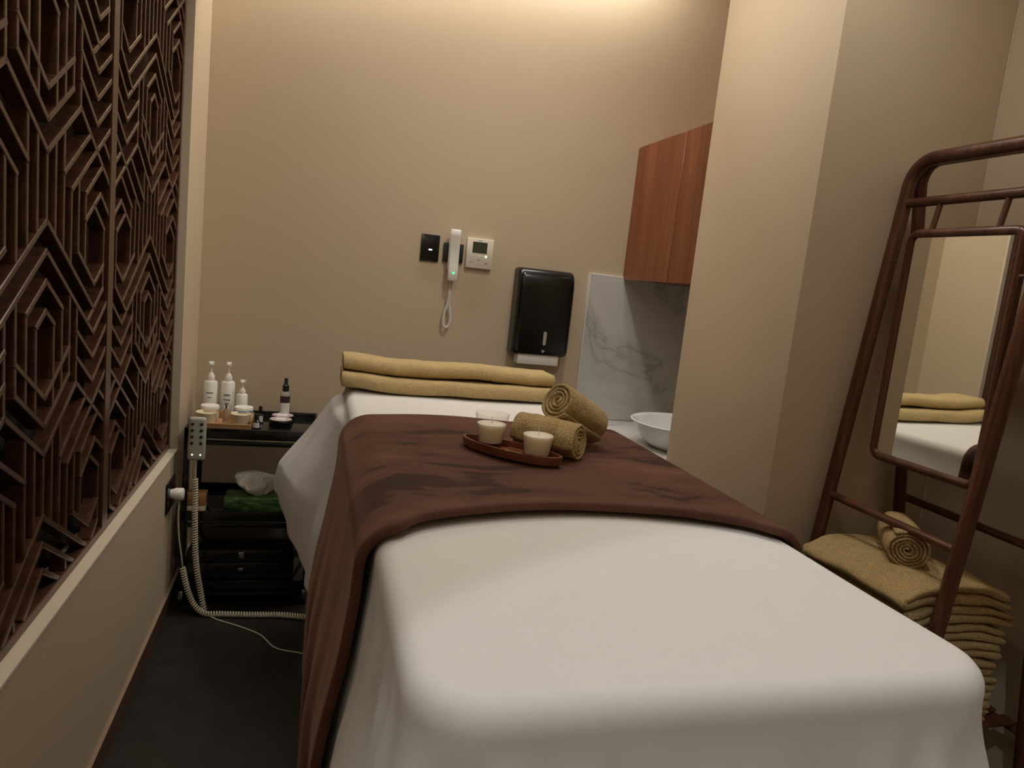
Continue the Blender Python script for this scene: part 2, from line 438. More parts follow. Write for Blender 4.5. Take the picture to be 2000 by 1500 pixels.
def screen_panel(yc, label):
    zlo, zhi = SILL+0.022, SCR_TOP-0.022
    yl, yh = yc-HALF*G, yc+HALF*G
    t = thing('lattice_screen', label, 'carved screen', (FX-0.03, yc, SILL), 'carved screen panels on the left wall')
    segs = []
    S, C = motif()
    for k in range(-3, 4):
        for (a, b) in S + C:
            for sg in ((1, -1) if a[0] or b[0] else (1,)):
                p = (yc+sg*a[0]*G, Z0+(a[1]+k*PER)*V); q = (yc+sg*b[0]*G, Z0+(b[1]+k*PER)*V)
                if abs(p[0]-q[0]) > 1e-6:
                    r = clip(p, q, yl, yh, 0)
                    if not r: continue
                    p, q = r
                r = clip(p, q, zlo, zhi, 1) if abs(p[1]-q[1]) > 1e-6 else (p, q)
                if not r: continue
                segs.append(r)
    n = 0
    for p, q in segs:
        d = Vector((0, q[0]-p[0], q[1]-p[1])); L = d.length
        if L < 0.02: continue
        ang = math.atan2(d.z, d.y)
        vert = abs(d.y) < 1e-5
        ob = bpy.data.objects.new('bar', bar_mesh(L+(0.0 if vert else 0.010), 0.0115 if vert else 0.0125, 0.034)); COL.objects.link(ob)
        ob.parent = t
        ob.rotation_euler = (ang, 0, 0)
        ob.location = Vector((FX-(0.0012 if vert else 0.0), (p[0]+q[0])/2, (p[1]+q[1])/2))-t.location
        n += 1
    w_ = 0.024
    box('stile', (FX-0.036, yl-w_, SILL), (FX+0.002, yl, SCR_TOP-0.001), M['lattice'], t, 0.0003, 1)
    box('stile', (FX-0.036, yh, SILL), (FX+0.002, yh+w_, SCR_TOP-0.001), M['lattice'], t, 0.0003, 1)
    box('rail', (FX-0.036, yl, SILL), (FX+0.002, yh, SILL+0.022), M['lattice'], t, 0.0015, 1)
    box('rail', (FX-0.036, yl, SCR_TOP-0.023), (FX+0.002, yh, SCR_TOP-0.001), M['lattice'], t, 0.0003, 1)
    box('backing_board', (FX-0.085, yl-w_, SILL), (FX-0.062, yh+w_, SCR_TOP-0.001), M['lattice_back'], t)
    return n
PITCH = 2*(HALF*G+0.024)
YC2 = SY1-0.008-PITCH/2
nb = [screen_panel(YC2-PITCH, 'dark carved geometric wood screen panel nearest the camera on the left'),
      screen_panel(YC2, 'dark carved geometric wood screen panel next to the head wall')]
print('lattice bars', nb)

# ------------------------------------------------------------------ bed
BZ = 1.0
BX0, BX1, BY0, BY1 = 0.125, 0.945, 0.668, 2.75
t = thing('massage_bed', 'padded massage bed hidden under the white sheet', 'massage bed', (0.535, 1.72, 0))
box('mattress', (BX0+0.03, BY0+0.03, 0.86), (BX1-0.03, BY1-0.03, BZ-0.016), M['mattress'], t, 0.03, 3)
box('frame', (BX0+0.06, BY0+0.08, 0.79), (BX1-0.06, BY1-0.08, 0.86), M['black_matte'], t, 0.008)
box('lift_column', (0.40, 1.30, 0.06), (0.67, 2.15, 0.79), M['black_matte'], t, 0.01)
box('base', (0.28, 1.15, 0.0), (0.79, 2.30, 0.06), M['black_matte'], t, 0.01)

def top_z(x, y):
    z = BZ + 0.006*smoothstep(2.25, 2.72, y)
    z += 0.016*smoothstep(0.32, 0.14, x)*smoothstep(2.45, 2.70, y)
    z += 0.003*nz(x*3, y*3, 1.7)
    return z
def under_blanket(y): return smoothstep(1.06, 1.2, y)*(1-smoothstep(1.98, 2.1, y))
def sheet_flare(x, y, nx, ny, drop):
    """outward offset of the hanging cloth at depth drop below the bed edge"""
    ub = under_blanket(y)
    if nx < -0.5 and ub > 0:
        base = 0.055*smoothstep(0, 0.5, drop)
    else:
        base = (0.055 if nx < -0.3 and y < 1.3 else 0.085)*smoothstep(0, 0.45, drop)
    head = smoothstep(2.12, 2.65, y)*(1 if x < 0.5 else 0.4)
    base += head*0.030*smoothstep(0.0, 0.035, drop)*(1 if x < 0.5 else 0)
    base += head*0.40*min(drop, 0.28)*(1-0.30*smoothstep(0.28, 0.5, drop))
    return base, ub
def bed_sheet():
    rc = 0.060; re = 0.033
    x0, x1, y0, y1 = BX0+re, BX1-re, BY0+re, BY1-re
    per = []
    def edge(p, q, n, nrm):
        for i in range(n):
            t_ = i/n; per.append((p[0]+(q[0]-p[0])*t_, p[1]+(q[1]-p[1])*t_, nrm[0], nrm[1], 0.0))
    def corner(cx, cy, a0, n=14):
        for i in range(n):
            a = a0+PI/2*i/n; per.append((cx+rc*math.cos(a), cy+rc*math.sin(a), math.cos(a), math.sin(a), math.sin(PI*i/n)))
    edge((x0+rc, y0), (x1-rc, y0), 60, (0, -1)); corner(x1-rc, y0+rc, -PI/2)
    edge((x1, y0+rc), (x1, y1-rc), 110, (1, 0)); corner(x1-rc, y1-rc, 0)
    edge((x1-rc, y1), (x0+rc, y1), 60, (0, 1)); corner(x0+rc, y1-rc, PI/2)
    edge((x0, y1-rc), (x0, y0+rc), 120, (-1, 0)); corner(x0+rc, y0+rc, PI)
    N = len(per)
    cx, cy = (x0+x1)/2, (y0+y1)/2
    bm = bmesh.new(); rings = []
    cen = bm.verts.new((cx, cy, top_z(cx, cy)))
    for k in range(1, 19):
        f = k/18
        ring = []
        for (x, y, nx, ny, cr) in per:
            X, Y = cx+(x-cx)*f, cy+(y-cy)*f
            ring.append(bm.verts.new((X, Y, top_z(X, Y))))
        rings.append(ring)
    for k in range(1, 6):
        a = PI/2*k/5
        rings.append([bm.verts.new((x+nx*re*math.sin(a), y+ny*re*math.sin(a), top_z(x, y)-re*(1-math.cos(a)))) for (x, y, nx, ny, cr) in per])
    HEM = 0.47
    ND = 60
    # arc length along the perimeter
    s = 0; arc = [0]
    for i in range(1, N):
        s += math.hypot(per[i][0]-per[i-1][0], per[i][1]-per[i-1][1]); arc.append(s)
    for k in range(1, ND+1):
        ring = []
        for i, (x, y, nx, ny, cr) in enumerate(per):
            zt = top_z(x, y)-re
            hem = HEM-0.02+0.03*nz(arc[i]*2.0, 3.1)+0.16*smoothstep(2.2, 2.7, y)*(1 if x < 0.5 else 0)
            drop = (zt-hem)*k/ND
            base, ub = sheet_flare(x, y, nx, ny, drop)
            amp = 0.020*smoothstep(0.03, 0.40, drop)*(1-0.9*ub)*(1-0.75*smoothstep(2.0, 2.25, y))
            fold = amp*(math.sin(arc[i]*24+2.0*nz(arc[i]*1.7, 0.5))+0.5*math.sin(arc[i]*53+1.3))
            # gathers at the foot corners
            cornerw = 0.0
            for (qx, qy) in ((x0, y0), (x1, y0), (x0, y1)):
                cornerw = max(cornerw, math.exp(-((x-qx)**2+(y-qy)**2)/0.030))
            gat = 0.009 if y < 1.2 else 0.003
            fold += cornerw*gat*math.sin(arc[i]*75+0.6)*smoothstep(0.015, 0.12, drop)*(1-0.9*ub)
            base += 0.010*cornerw*smoothstep(0.0, 0.3, drop)
            off = re+base+fold+0.004*nz(arc[i]*9, drop*9, 4.0)*smoothstep(0.0, 0.1, drop)
            ring.append(bm.verts.new((x+nx*off, y+ny*off, zt-drop)))
        rings.append(ring)
    for j in range(N): bm.faces.new((cen, rings[0][j], rings[0][(j+1) % N]))
    for A, B in zip(rings, rings[1:]):
        for j in range(N):
            bm.faces.new((A[j], B[j], B[(j+1) % N], A[(j+1) % N]))
    o = bm_done('bed_sheet', bm, M['sheet'], None, False)
    for p in o.data.polygons: p.use_smooth = True
    md = o.modifiers.new('thick', 'SOLIDIFY'); md.thickness = 0.003; md.offset = -1
    return tag(o, 'white cotton sheet draped over the massage bed', 'bed sheet')
bed_sheet()

def blanket():
    """brown plush runner laid across the bed: u across the bed, v along it"""
    re = 0.060; th = 0.010
    prof = []          # (x, z offset below top, side) from the left hem over the bed to the right hem
    hemL, hemR = 0.27, 0.45
    xl, xr = BX0+re-0.016, BX1-re+0.016
    NDp = 34
    def near_y(u):   # u 0..1 across the top
        return 1.150+0.125*math.sin(PI*max(0, min(1, u)))**0.55
    def far_y(u):
        return 2.045+0.05*math.exp(-((u-0.28)/0.22)**2)-0.02*smoothstep(0.5, 1, u)
    cols = []
    for k in range(NDp, 0, -1): cols.append(('L', k/NDp))
    for k in range(6, 0, -1): cols.append(('l', k/6))
    for k in range(0, 41): cols.append(('T', k/40))
    for k in range(1, 7): cols.append(('r', k/6))
    for k in range(1, NDp+1): cols.append(('R', k/NDp))
    bm = bmesh.new(); rows = []
    NV = 64
    for v in range(NV+1):
        f = v/NV; row = []
        for (kind, q) in cols:
            if kind == 'T': u = q
            elif kind in 'Ll': u = 0.0
            else: u = 1.0
            y = near_y(u)+(far_y(u)-near_y(u))*f
            tz = BZ+0.011
            if kind == 'T':
                x = xl+(xr-xl)*q; z = tz
                edge_roll = math.exp(-(f/0.02)**2)+math.exp(-((1-f)/0.02)**2)
                z += 0.003*nz(x*6, y*6, 8.0)+0.004*nz(x*2.2, y*2.2, 2.0)+0.003
                # small bunched wrinkles near the left edge
                z += 0.007*math.exp(-((x-0.21)/0.05)**2-((y-1.50)/0.07)**2)*math.sin((x*0.6+y)*130)
            elif kind in 'lr':
                a = PI/2*q; sg = -1 if kind == 'l' else 1
                x = (xl if sg < 0 else xr)+sg*re*math.sin(a); z = tz-re*(1-math.cos(a))
            else:
                sg = -1 if kind == 'L' else 1; hem = hemL if sg < 0 else hemR
                drop = (tz-re-hem)*q
                fl = 0.050*smoothstep(0.0, 0.45, drop)
                fold = 0.010*smoothstep(0.08, 0.6, drop)*(math.sin(y*23+0.8)+0.5*math.sin(y*51))*smoothstep(0.0, 0.08, f)
                x = (xl if sg < 0 else xr)+sg*(re+fl+fold); z = tz-re-drop
                x += 0.003*nz(y*8, z*8, 3.0)
            row.append(bm.verts.new((x, y, z)))
        rows.append(row)
    for A, B in zip(rows, rows[1:]):
        for j in range(len(cols)-1): bm.faces.new((A[j], A[j+1], B[j+1], B[j]))
    o = bm_done('bed_blanket', bm, M['plush'], None, False)
    for p in o.data.polygons: p.use_smooth = True
    # make sure the solid grows outward
    md = o.modifiers.new('thick', 'SOLIDIFY'); md.thickness = 0.019; md.offset = 1
    md2 = o.modifiers.new('soft', 'SUBSURF'); md2.levels = 1; md2.render_levels = 1
    return tag(o, 'dark brown plush blanket laid across the middle of the bed', 'blanket')
blk = blanket()

# ------------------------------------------------------------------ towels
def ribbon(path, th, lo, hi, n, wob, axis='x', end_round=0.006):
    """thick ribbon: path of (u, w) extruded along axis between lo and hi; wob(u,w,e)->(du,dw,de)"""
    P = [Vector((a, b)) for a, b in path]; k = len(P)
    nr = []
    for i in range(k):
        t_ = (P[min(i+1, k-1)]-P[max(i-1, 0)]).normalized(); nr.append(Vector((-t_.y, t_.x)))
    outl = [P[i]+nr[i]*th/2 for i in range(k)]
    te = (P[-1]-P[-2]).normalized(); ts = (P[0]-P[1]).normalized()
    outl += [P[-1]+nr[-1]*th*0.3+te*th*0.35, P[-1]-nr[-1]*th*0.3+te*th*0.35]
    outl += [P[i]-nr[i]*th/2 for i in range(k-1, -1, -1)]
    outl += [P[0]-nr[0]*th*0.3+ts*th*0.35, P[0]+nr[0]*th*0.3+ts*th*0.35]
    cen = outl
    bm = bmesh.new(); rings = []
    es = [lo, lo+end_round*0.3]+[lo+end_round+(hi-lo-2*end_round)*i/n for i in range(n+1)]+[hi-end_round*0.3, hi]
    for q, e in enumerate(es):
        shrink = {0: 0.55, 1: 0.85, len(es)-2: 0.85, len(es)-1: 0.55}.get(q, 1.0)
        ring = []
        for i, p in enumerate(outl):
            # shrink towards the ribbon's mid-line
            if i < k: c = P[i]
            elif i < k+2: c = P[-1]
            elif i < 2*k+2: c = P[2*k+1-i]
            else: c = P[0]
            pp = c+(p-c)*shrink
            du, dw, de = wob(pp.x, pp.y, e)
            if axis == 'x': ring.append(bm.verts.new((e+de, pp.x+du, pp.y+dw)))
            else: ring.append(bm.verts.new((pp.x+du, e+de, pp.y+dw)))
        rings.append(ring)
    m = len(outl)
    for A, B in zip(rings, rings[1:]):
        for j in range(m): bm.faces.new((A[j], A[(j+1) % m], B[(j+1) % m], B[j]))
    # end caps as quads between the two sides
    for ring in (rings[0], rings[-1]):
        for i in range(k-1):
            bm.faces.new((ring[i], ring[i+1], ring[2*k+1-(i+1)], ring[2*k+1-i]))
        bm.faces.new((ring[k-1], ring[k], ring[k+1], ring[k+2]))
        bm.faces.new((ring[0], ring[2*k+1], ring[2*k+2], ring[2*k+3]))
    return bm
def fold_path(u0, u1, w0, layers, th, step=0.02, start_left=False, sq=1.0):
    """serpentine of flat layers between u0 and u1, starting at height w0"""
    pts = []; d = 1 if not start_left else -1
    n = max(2, int((u1-u0)/step))
    for L in range(layers):
        w_ = w0+th*(L+0.5)
        a, b = (u0, u1) if (L % 2 == 0) ^ start_left else (u1, u0)
        for i in range(n+1): pts.append((a+(b-a)*i/n, w_))
        if L < layers-1:
            s_ = 1 if b > a else -1
            for i in range(1, 6):
                an = -PI/2+PI*i/6; pts.append((b+s_*th*0.5*math.cos(an)**sq, w_+th*0.5+th*0.5*math.copysign(abs(math.sin(an))**sq, math.sin(an))))
    return pts

# two folded bath towels at the head
def head_towel(y0, y1, z0, th, layers, x0, x1, label, seed, fn):
    def wob(u, w_, e):
        return (0.006*nz(e*4, w_*20, seed)+0.004*nz(e*13, w_*9, seed+2), fn(e)+0.003*nz(e*9, u*14, seed+5)+0.0015*nz(e*30, u*30, seed), 0.003*nz(u*20, w_*20, seed))
    bm = ribbon(fold_path(y0, y1, z0, layers, th, 0.02, True, 0.6), th*0.96, x0, x1, 60, wob, 'x')
    o = bm_done('folded_towel', bm, M['towel_flat'], None, False)
    for p in o.data.polygons: p.use_smooth = True
    return tag(o, label, 'towel', 'folded towels at the head of the bed')
zt = BZ+0.006
head_towel(2.545, 2.72, zt+0.004, 0.026, 2, 0.108, 0.935, 'long folded mustard towel, lower and nearer of the two at the bed head', 1.0, lambda e: 0.013*smoothstep(0.32, 0.13, e))
head_towel(2.60, 2.735, zt+0.0575, 0.024, 2, 0.112, 0.912, 'long folded mustard towel, upper and farther of the two at the bed head', 9.0, lambda e: 0.003+0.005*math.exp(-((e-0.60)/0.10)**2)+0.013*smoothstep(0.32, 0.13, e)-0.004*smoothstep(0.65, 0.85, e))

def rolled_towel(a, b, rad, turns, label, group=None, seed=0.0, squash=0.9, start=0.0):
    """spiral roll with its axis from a to b (points on the axis)"""
    a = Vector(a); b = Vector(b); ax = (b-a).normalized(); L = (b-a).length
    side = ax.cross(Vector((0, 0, 1))).normalized(); upv = side.cross(ax)
    n = int(turns*30); pitch = rad/(turns+0.25); th = pitch*0.90
    rows = []
    NL = 26
    es = [0.0, 0.0025]+[0.007+(L-0.014)*i/NL for i in range(NL+1)]+[L-0.0025, L]
    bm = bmesh.new()
    for q, e in enumerate(es):
        sh = {0: 0.5, 1: 0.85, len(es)-2: 0.85, len(es)-1: 0.5}.get(q, 1.0)
        ring_o, ring_i = [], []
        bulge = 1+0.05*math.sin(PI*e/L)
        for i in range(n+1):
            th_ = start+2*PI*turns*i/n
            r = pitch*0.45+pitch*turns*i/n
            r *= bulge*(1+0.035*nz(math.cos(th_)*1.3, math.sin(th_)*1.3, seed+e*3))
            de = 0.004*math.sin(th_*1.0+seed)+0.004*nz(i*0.11, seed, 1.0)
            rr = [r+th/2*sh, max(0.001, r-th/2*sh)]
            for lst, rv in ((ring_o, rr[0]), (ring_i, rr[1])):
                p = a+ax*(e+de)+side*(rv*math.cos(th_))+upv*(rv*math.sin(th_)*squash)
                p += Vector((nz(p.x*40, p.y*40, p.z*40+seed), nz(p.y*40, p.z*40, p.x*40+seed), nz(p.z*40, p.x*40, p.y*40+seed)))*0.0024
                lst.append(bm.verts.new(p))
        rows.append((ring_o, ring_i))
    for (Ao, Ai), (Bo, Bi) in zip(rows, rows[1:]):
        for j in range(n):
            bm.faces.new((Ao[j], Ao[j+1], Bo[j+1], Bo[j])); bm.faces.new((Ai[j], Bi[j], Bi[j+1], Ai[j+1]))
        bm.faces.new((Ao[n], Ai[n], Bi[n], Bo[n])); bm.faces.new((Ao[0], Bo[0], Bi[0], Ai[0]))
    for (o_, i_) in (rows[0], rows[-1]):
        for j in range(n): bm.faces.new((o_[j], i_[j], i_[j+1], o_[j+1]))
    o = bm_done('rolled_towel', bm, M['towel'], None, False)
    for p in o.data.polygons: p.use_smooth = True
    return tag(o, label, 'towel', group)
BT = BZ+0.031      # top of the blanket
rolled_towel((0.646, 1.598, BT+0.047), (0.528, 1.728, BT+0.047), 0.046, 4.2, 'rolled mustard towel lying flat behind the candle tray', 'rolled towels on the bed', 1.0, 0.94, 2.2)
rolled_towel((0.612, 1.700, BT+0.134), (0.762, 1.790, BT+0.053), 0.049, 4.2, 'rolled mustard towel leaning on top of the other roll by the basin', 'rolled towels on the bed', 5.0, 0.96, 4.4)

# ------------------------------------------------------------------ tray and candles
TC = Vector((0.483, 1.630, BT+0.003)); TA = math.atan2(-0.205, 0.190)
def tray():
    """half-moon tray with a straight back bar, rim and recessed floor"""
    t_ = thing('candle_tray', 'reddish brown wooden half-moon tray on the brown blanket', 'tray', TC)
    def outline(sc, n=40):
        pts = []
        A, B = 0.141, 0.060
        for i in range(n):
            a = 2*PI*i/n
            x = A*math.cos(a); y = B*math.sin(a)
            if y > 0: y *= 0.70
            pts.append((x, y))
        # inset
        out = []
        for i, (x, y) in enumerate(pts):
            x0_, y0_ = pts[i-1]; x1_, y1_ = pts[(i+1) % n]
            tx, ty = x1_-x0_, y1_-y0_; l = math.hypot(tx, ty)
            out.append((x-ty/l*sc, y+tx/l*sc))
        return out
    def place(x, y, z):
        return Vector((TC.x+x*math.cos(TA)-y*math.sin(TA), TC.y+x*math.sin(TA)+y*math.cos(TA), TC.z+z))
    layers = [(0.010, 0.0), (0.003, 0.004), (0.0, 0.020), (0.001, 0.0245), (0.004, 0.0255), (0.007, 0.0245), (0.008, 0.020), (0.009, 0.008)]
    bm = bmesh.new(); rings = []
    for ins, z in layers:
        rings.append([bm.verts.new(place(x, y, z)) for x, y in outline(ins)])
    n = len(rings[0])
    for A_, B_ in zip(rings, rings[1:]):
        for j in range(n): bm.faces.new((A_[j], A_[(j+1) % n], B_[(j+1) % n], B_[j]))
    bm.faces.new(rings[0][::-1]); bm.faces.new(rings[-1])
    bm_done('dish', bm, M['tray'], t_, True)
    bm = bmesh.new()
    mt = Matrix.Translation(TC) @ Matrix.Rotation(TA, 4, 'Z')
    add_box(bm, (-0.02, -0.030, 0.0085), (0.032, 0.024, 0.013), 0.001, 1, mt)
    bm_done('centre_block', bm, M['tray'], t_, True)
    return place
place = tray()
def candle(c, label, tall=0.082):
    t_ = thing('glass_candle', label, 'candle', c, 'candles on the wooden tray')
    r0, r1 = 0.031, 0.0435
    prof = [(0, 0), (r0-0.002, 0), (r0, 0.002), (r1-0.0006, tall-0.001), (r1-0.0014, tall), (r1-0.0022, tall-0.001), (r0-0.0015, 0.010), (0, 0.009)]
    lathe('glass', prof, c, M['glass'], t_, 40)
    wr = lambda z: r0-0.0022+(r1-r0-0.0006)*(z-0.010)/(tall-0.010)
    zt_ = tall*0.70
    lathe('wax', [(0, 0.0105), (wr(0.012), 0.0105), (wr(zt_), zt_-0.001), (wr(zt_)-0.003, zt_-0.0005), (0.006, zt_-0.0012), (0, zt_-0.0015)], c, M['wax'], t_, 40)
    tube('wick', [(c[0], c[1], c[2]+zt_-0.002), (c[0]+0.0005, c[1], c[2]+zt_+0.006), (c[0]-0.001, c[1], c[2]+zt_+0.015)], 0.0011, M['wick'], t_, 6)
candle(place(-0.066, 0.004, 0.0092), 'white candle in a clear glass at the far left end of the tray')
candle(place(0.072, -0.002, 0.0092), 'white candle in a clear glass at the near right end of the tray')

# ------------------------------------------------------------------ head wall fittings
t = thing('touch_switch', 'black glass touch switch panel with a small white light', 'switch', (0.513, YB, 1.506))
box('panel', (0.469, YB-0.009, 1.506), (0.557, YB-0.0005, 1.632), M['black'], t, 0.002)
box('indicator', (0.507, YB-0.0098, 1.558), (0.523, YB-0.0091, 1.564), M['led_white'], t)
t = thing('intercom_phone', 'white wall intercom handset with a green light and curly cord', 'intercom', (0.626, YB, 1.425))
box('wall_plate', (0.578, YB-0.014, 1.512), (0.675, YB-0.0005, 1.603), M['black_matte'], t, 0.003)
box('cradle', (0.602, YB-0.030, 1.48), (0.648, YB-0.013, 1.62), M['white_plastic'], t, 0.004)
bm = bmesh.new()
# handset: thicker ear and mouth ends, slimmer grip
hp = [(1.425, 0.040, 0.026), (1.428, 0.045, 0.030), (1.47, 0.046, 0.032), (1.50, 0.046, 0.024), (1.60, 0.046, 0.024), (1.635, 0.049, 0.034), (1.662, 0.050, 0.034), (1.667, 0.044, 0.028)]
rings = []
for z, wd, dp in hp:
    ring = []
    for i in range(24):
        a = 2*PI*i/24; cx_ = math.copysign(abs(math.cos(a))**0.45, math.cos(a)); cy_ = math.copysign(abs(math.sin(a))**0.45, math.sin(a))
        ring.append(bm.verts.new((0.6255+cx_*wd/2+(z-1.54)*-0.01, YB-0.046+cy_*dp/2, z)))
    rings.append(ring)
for A, B in zip(rings, rings[1:]):
    for j in range(24): bm.faces.new((A[j], A[(j+1) % 24], B[(j+1) % 24], B[j]))
bm.faces.new(rings[0][::-1]); bm.faces.new(rings[-1])
hs = bm_done('handset', bm, M['white_plastic'], t, True)
box('handset_light', (0.621, YB-0.0635, 1.458), (0.632, YB-0.0615, 1.466), M['led_green'], hs)
cy = YB-0.035
loop = bez([(0.632, cy, 1.426), (0.633, cy+0.005, 1.395), (0.631, cy+0.01, 1.365), (0.622, cy+0.012, 1.33), (0.635, cy+0.012, 1.27), (0.637, cy+0.012, 1.225), (0.623, cy+0.012, 1.197), (0.606, cy+0.012, 1.215),
            (0.609, cy+0.012, 1.27), (0.624, cy+0.004, 1.335), (0.620, cy+0.0, 1.375)], 10)
tube('coiled_cord', helix(loop[24:], 0.0048, 0.0042, 9), 0.0017, M['white_plastic'], t, 6)
tube('lead', loop[:25], 0.0016, M['white_plastic'], t, 6)
tube('lead', bez([(0.620, cy, 1.375), (0.622, cy, 1.395), (0.622, cy, 1.428)], 8), 0.0016, M['white_plastic'], t, 6)
t = thing('thermostat', 'white wall thermostat with a dark green display', 'thermostat', (0.755, YB, 1.497))
box('body', (0.690, YB-0.020, 1.497), (0.820, YB-0.0005, 1.640), M['cream_plastic'], t, 0.003)
box('display', (0.717, YB-0.0212, 1.570), (0.789, YB-0.0202, 1.623), M['lcd'], t)
box('status_light', (0.783, YB-0.0215, 1.553), (0.790, YB-0.0202, 1.560), M['led_lime'], t)
for (x, z) in ((0.713, 1.556), (0.713, 1.527), (0.752, 1.553), (0.752, 1.538), (0.790, 1.525)):
    box('button', (x-0.007, YB-0.0214, z-0.003), (x+0.007, YB-0.0202, z+0.003), M['grey_mark'] if z < 1.55 else M['cream_plastic'], t, 0.0005, 1)
box('maker_mark', (0.741, YB-0.0206, 1.6285), (0.763, YB-0.0202, 1.6315), M['grey_mark'], t)

# paper towel dispenser
DX0, DX1, DZ0, DZ1 = 0.945, 1.237, 1.102, 1.528
t = thing('towel_dispenser', 'black paper towel dispenser on the head wall', 'paper dispenser', ((DX0+DX1)/2, YB, DZ0))
def disp_body():
    bm = bmesh.new(); rings = []
    # side profile in (depth, z), swept across x with rounded corners in plan
    prof = [(0.0, DZ0), (0.085, DZ0), (0.100, DZ0+0.008), (0.106, DZ0+0.025), (0.110, DZ0+0.22), (0.108, DZ0+0.34), (0.102, DZ0+0.385), (0.088, DZ0+0.412), (0.070, DZ0+0.423), (0.0, DZ0+0.426)]
    w_ = (DX1-DX0)/2; cx_ = (DX0+DX1)/2
    xs = []
    for sgn in (-1, 1):
        for i in range(7):
            a = PI/2*i/6
            xs.append((sgn*(w_-0.030+0.030*math.sin(PI/2-a)) if sgn < 0 else (w_-0.030+0.030*math.sin(a)), 0.030*(1-math.cos(PI/2-a)) if sgn < 0 else 0.030*(1-math.cos(a))))
    for x, ins in xs:
        ring = []
        for d, z in prof:
            dd = max(0.0, d-ins) if d > 0 else 0.0
            # corners of the cover also pull in at top and bottom
            zz = z-(ins*0.5 if z > DZ0+0.38 else 0)+(ins*0.35 if z < DZ0+0.03 else 0)
            ring.append(bm.verts.new((cx_+x, YB-0.0006-dd, zz)))
        rings.append(ring)
    m = len(prof)
    for A, B in zip(rings, rings[1:]):
        for j in range(m): bm.faces.new((A[j], A[(j+1) % m], B[(j+1) % m], B[j]))
    bm.faces.new(rings[0]); bm.faces.new(rings[-1][::-1])
    return bm_done('cover', bm, M['black'], t, True)
disp_body()
bm = bmesh.new()
wz0, wz1, wx = DZ0+0.055, DZ0+0.123, (DX0+DX1)/2+0.012
ring = []
for i in range(24):
    a = 2*PI*i/24
    z = (wz1-0.008 if math.sin(a) >= 0 else wz0+0.008)+0.008*math.sin(a)
    ring.append((wx+0.008*math.cos(a), z))
A = [bm.verts.new((x, YB-0.1125, z)) for x, z in ring]; B = [bm.verts.new((x, YB-0.100, z)) for x, z in ring]
bm.faces.new(A)
for j in range(24): bm.faces.new((A[j], B[j], B[(j+1) % 24], A[(j+1) % 24]))
bm_done('level_window', bm, mat('window_grey', (0.42, 0.40, 0.36), 0.25), t, True)
bm = bmesh.new()
A = [bm.verts.new(p) for p in ((wx-0.011, YB-0.1105, DZ0+0.030), (wx+0.007, YB-0.1105, DZ0+0.030), (wx-0.002, YB-0.1095, DZ0+0.016))]
B = [bm.verts.new(v.co+Vector((0, 0.006, 0))) for v in A]
bm.faces.new(A); bm.faces.new(B[::-1])
for j in range(3): bm.faces.new((A[j], B[j], B[(j+1) % 3], A[(j+1) % 3]))
bm_done('maker_mark', bm, mat('mark_grey', (0.5, 0.5, 0.5), 0.4), t)
o = box('paper_towel', (DX0+0.035, YB-0.092, DZ0-0.046), (DX1-0.045, YB-0.020, DZ0+0.004), M['paper'], t, 0.003)

# ------------------------------------------------------------------ sink niche
t = thing('marble_backsplash', 'grey veined white marble splashback slab behind the basin', 'splashback', (1.7, YB, 0.79))
box('slab', (1.344, YB-0.014, 0.782), (2.08, YB-0.0005, 1.536), M['marble'], t, 0.0015, 1)
box('edge_trim', (1.338, YB-0.015, 0.782), (1.3438, YB-0.0005, 1.540), M['white_label'], t)
t = thing('vanity_cabinet', 'wooden vanity cabinet beneath the marble worktop', 'cabinet', (1.75, 2.85, 0))
box('body', (1.435, PY1+0.003, 0.0), (2.07, YB-0.016, 0.748), M['teak'], t, 0.002)
for y0, y1 in ((PY1+0.006, 3.03), (3.035, YB-0.02)):
    box('door', (1.417, y0, 0.09), (1.4345, y1, 0.742), M['teak'], t, 0.002)
tag(box('marble_worktop', (1.402, PY1+0.003, 0.749), (2.078, YB-0.0148, 0.781), M['marble'], None, 0.002, 1), 'white marble worktop under the round basin', 'worktop')
SCN = (1.655, 2.86, 0.7812)
bp = [(0, 0), (0.120, 0), (0.150, 0.004), (0.185, 0.030), (0.222, 0.080), (0.236, 0.108), (0.242, 0.1125), (0.246, 0.1125), (0.2465, 0.116), (0.242, 0.1180), (0.236, 0.1165), (0.226, 0.104), (0.180, 0.035), (0.12, 0.013), (0, 0.009)]
lathe_o = lathe('wash_basin', bp, SCN, M['basin'], None, 56)
tag(lathe_o, 'round white countertop wash basin beside the pillar', 'basin')
CX = 1.522
t = thing('wall_cabinet', 'reddish wooden wall cabinet above the basin', 'cabinet', (1.75, 2.85, 1.523))
box('body', (CX+0.019, PY1+0.003, 1.523), (1.90, YB-0.0005, 2.182), M['teak'], t, 0.001, 1)
box('filler_strip', (CX+0.003, YB-0.030, 1.523), (CX+0.0185, YB-0.0007, 2.182), M['teak'], t, 0.001, 1)
box('door', (CX, 2.962, 1.520), (CX+0.018, YB-0.031, 2.184), M['teak'], t, 0.0015, 1)
box('door', (CX, PY1+0.003, 1.520), (CX+0.018, 2.9585, 2.184), M['teak'], t, 0.0015, 1)

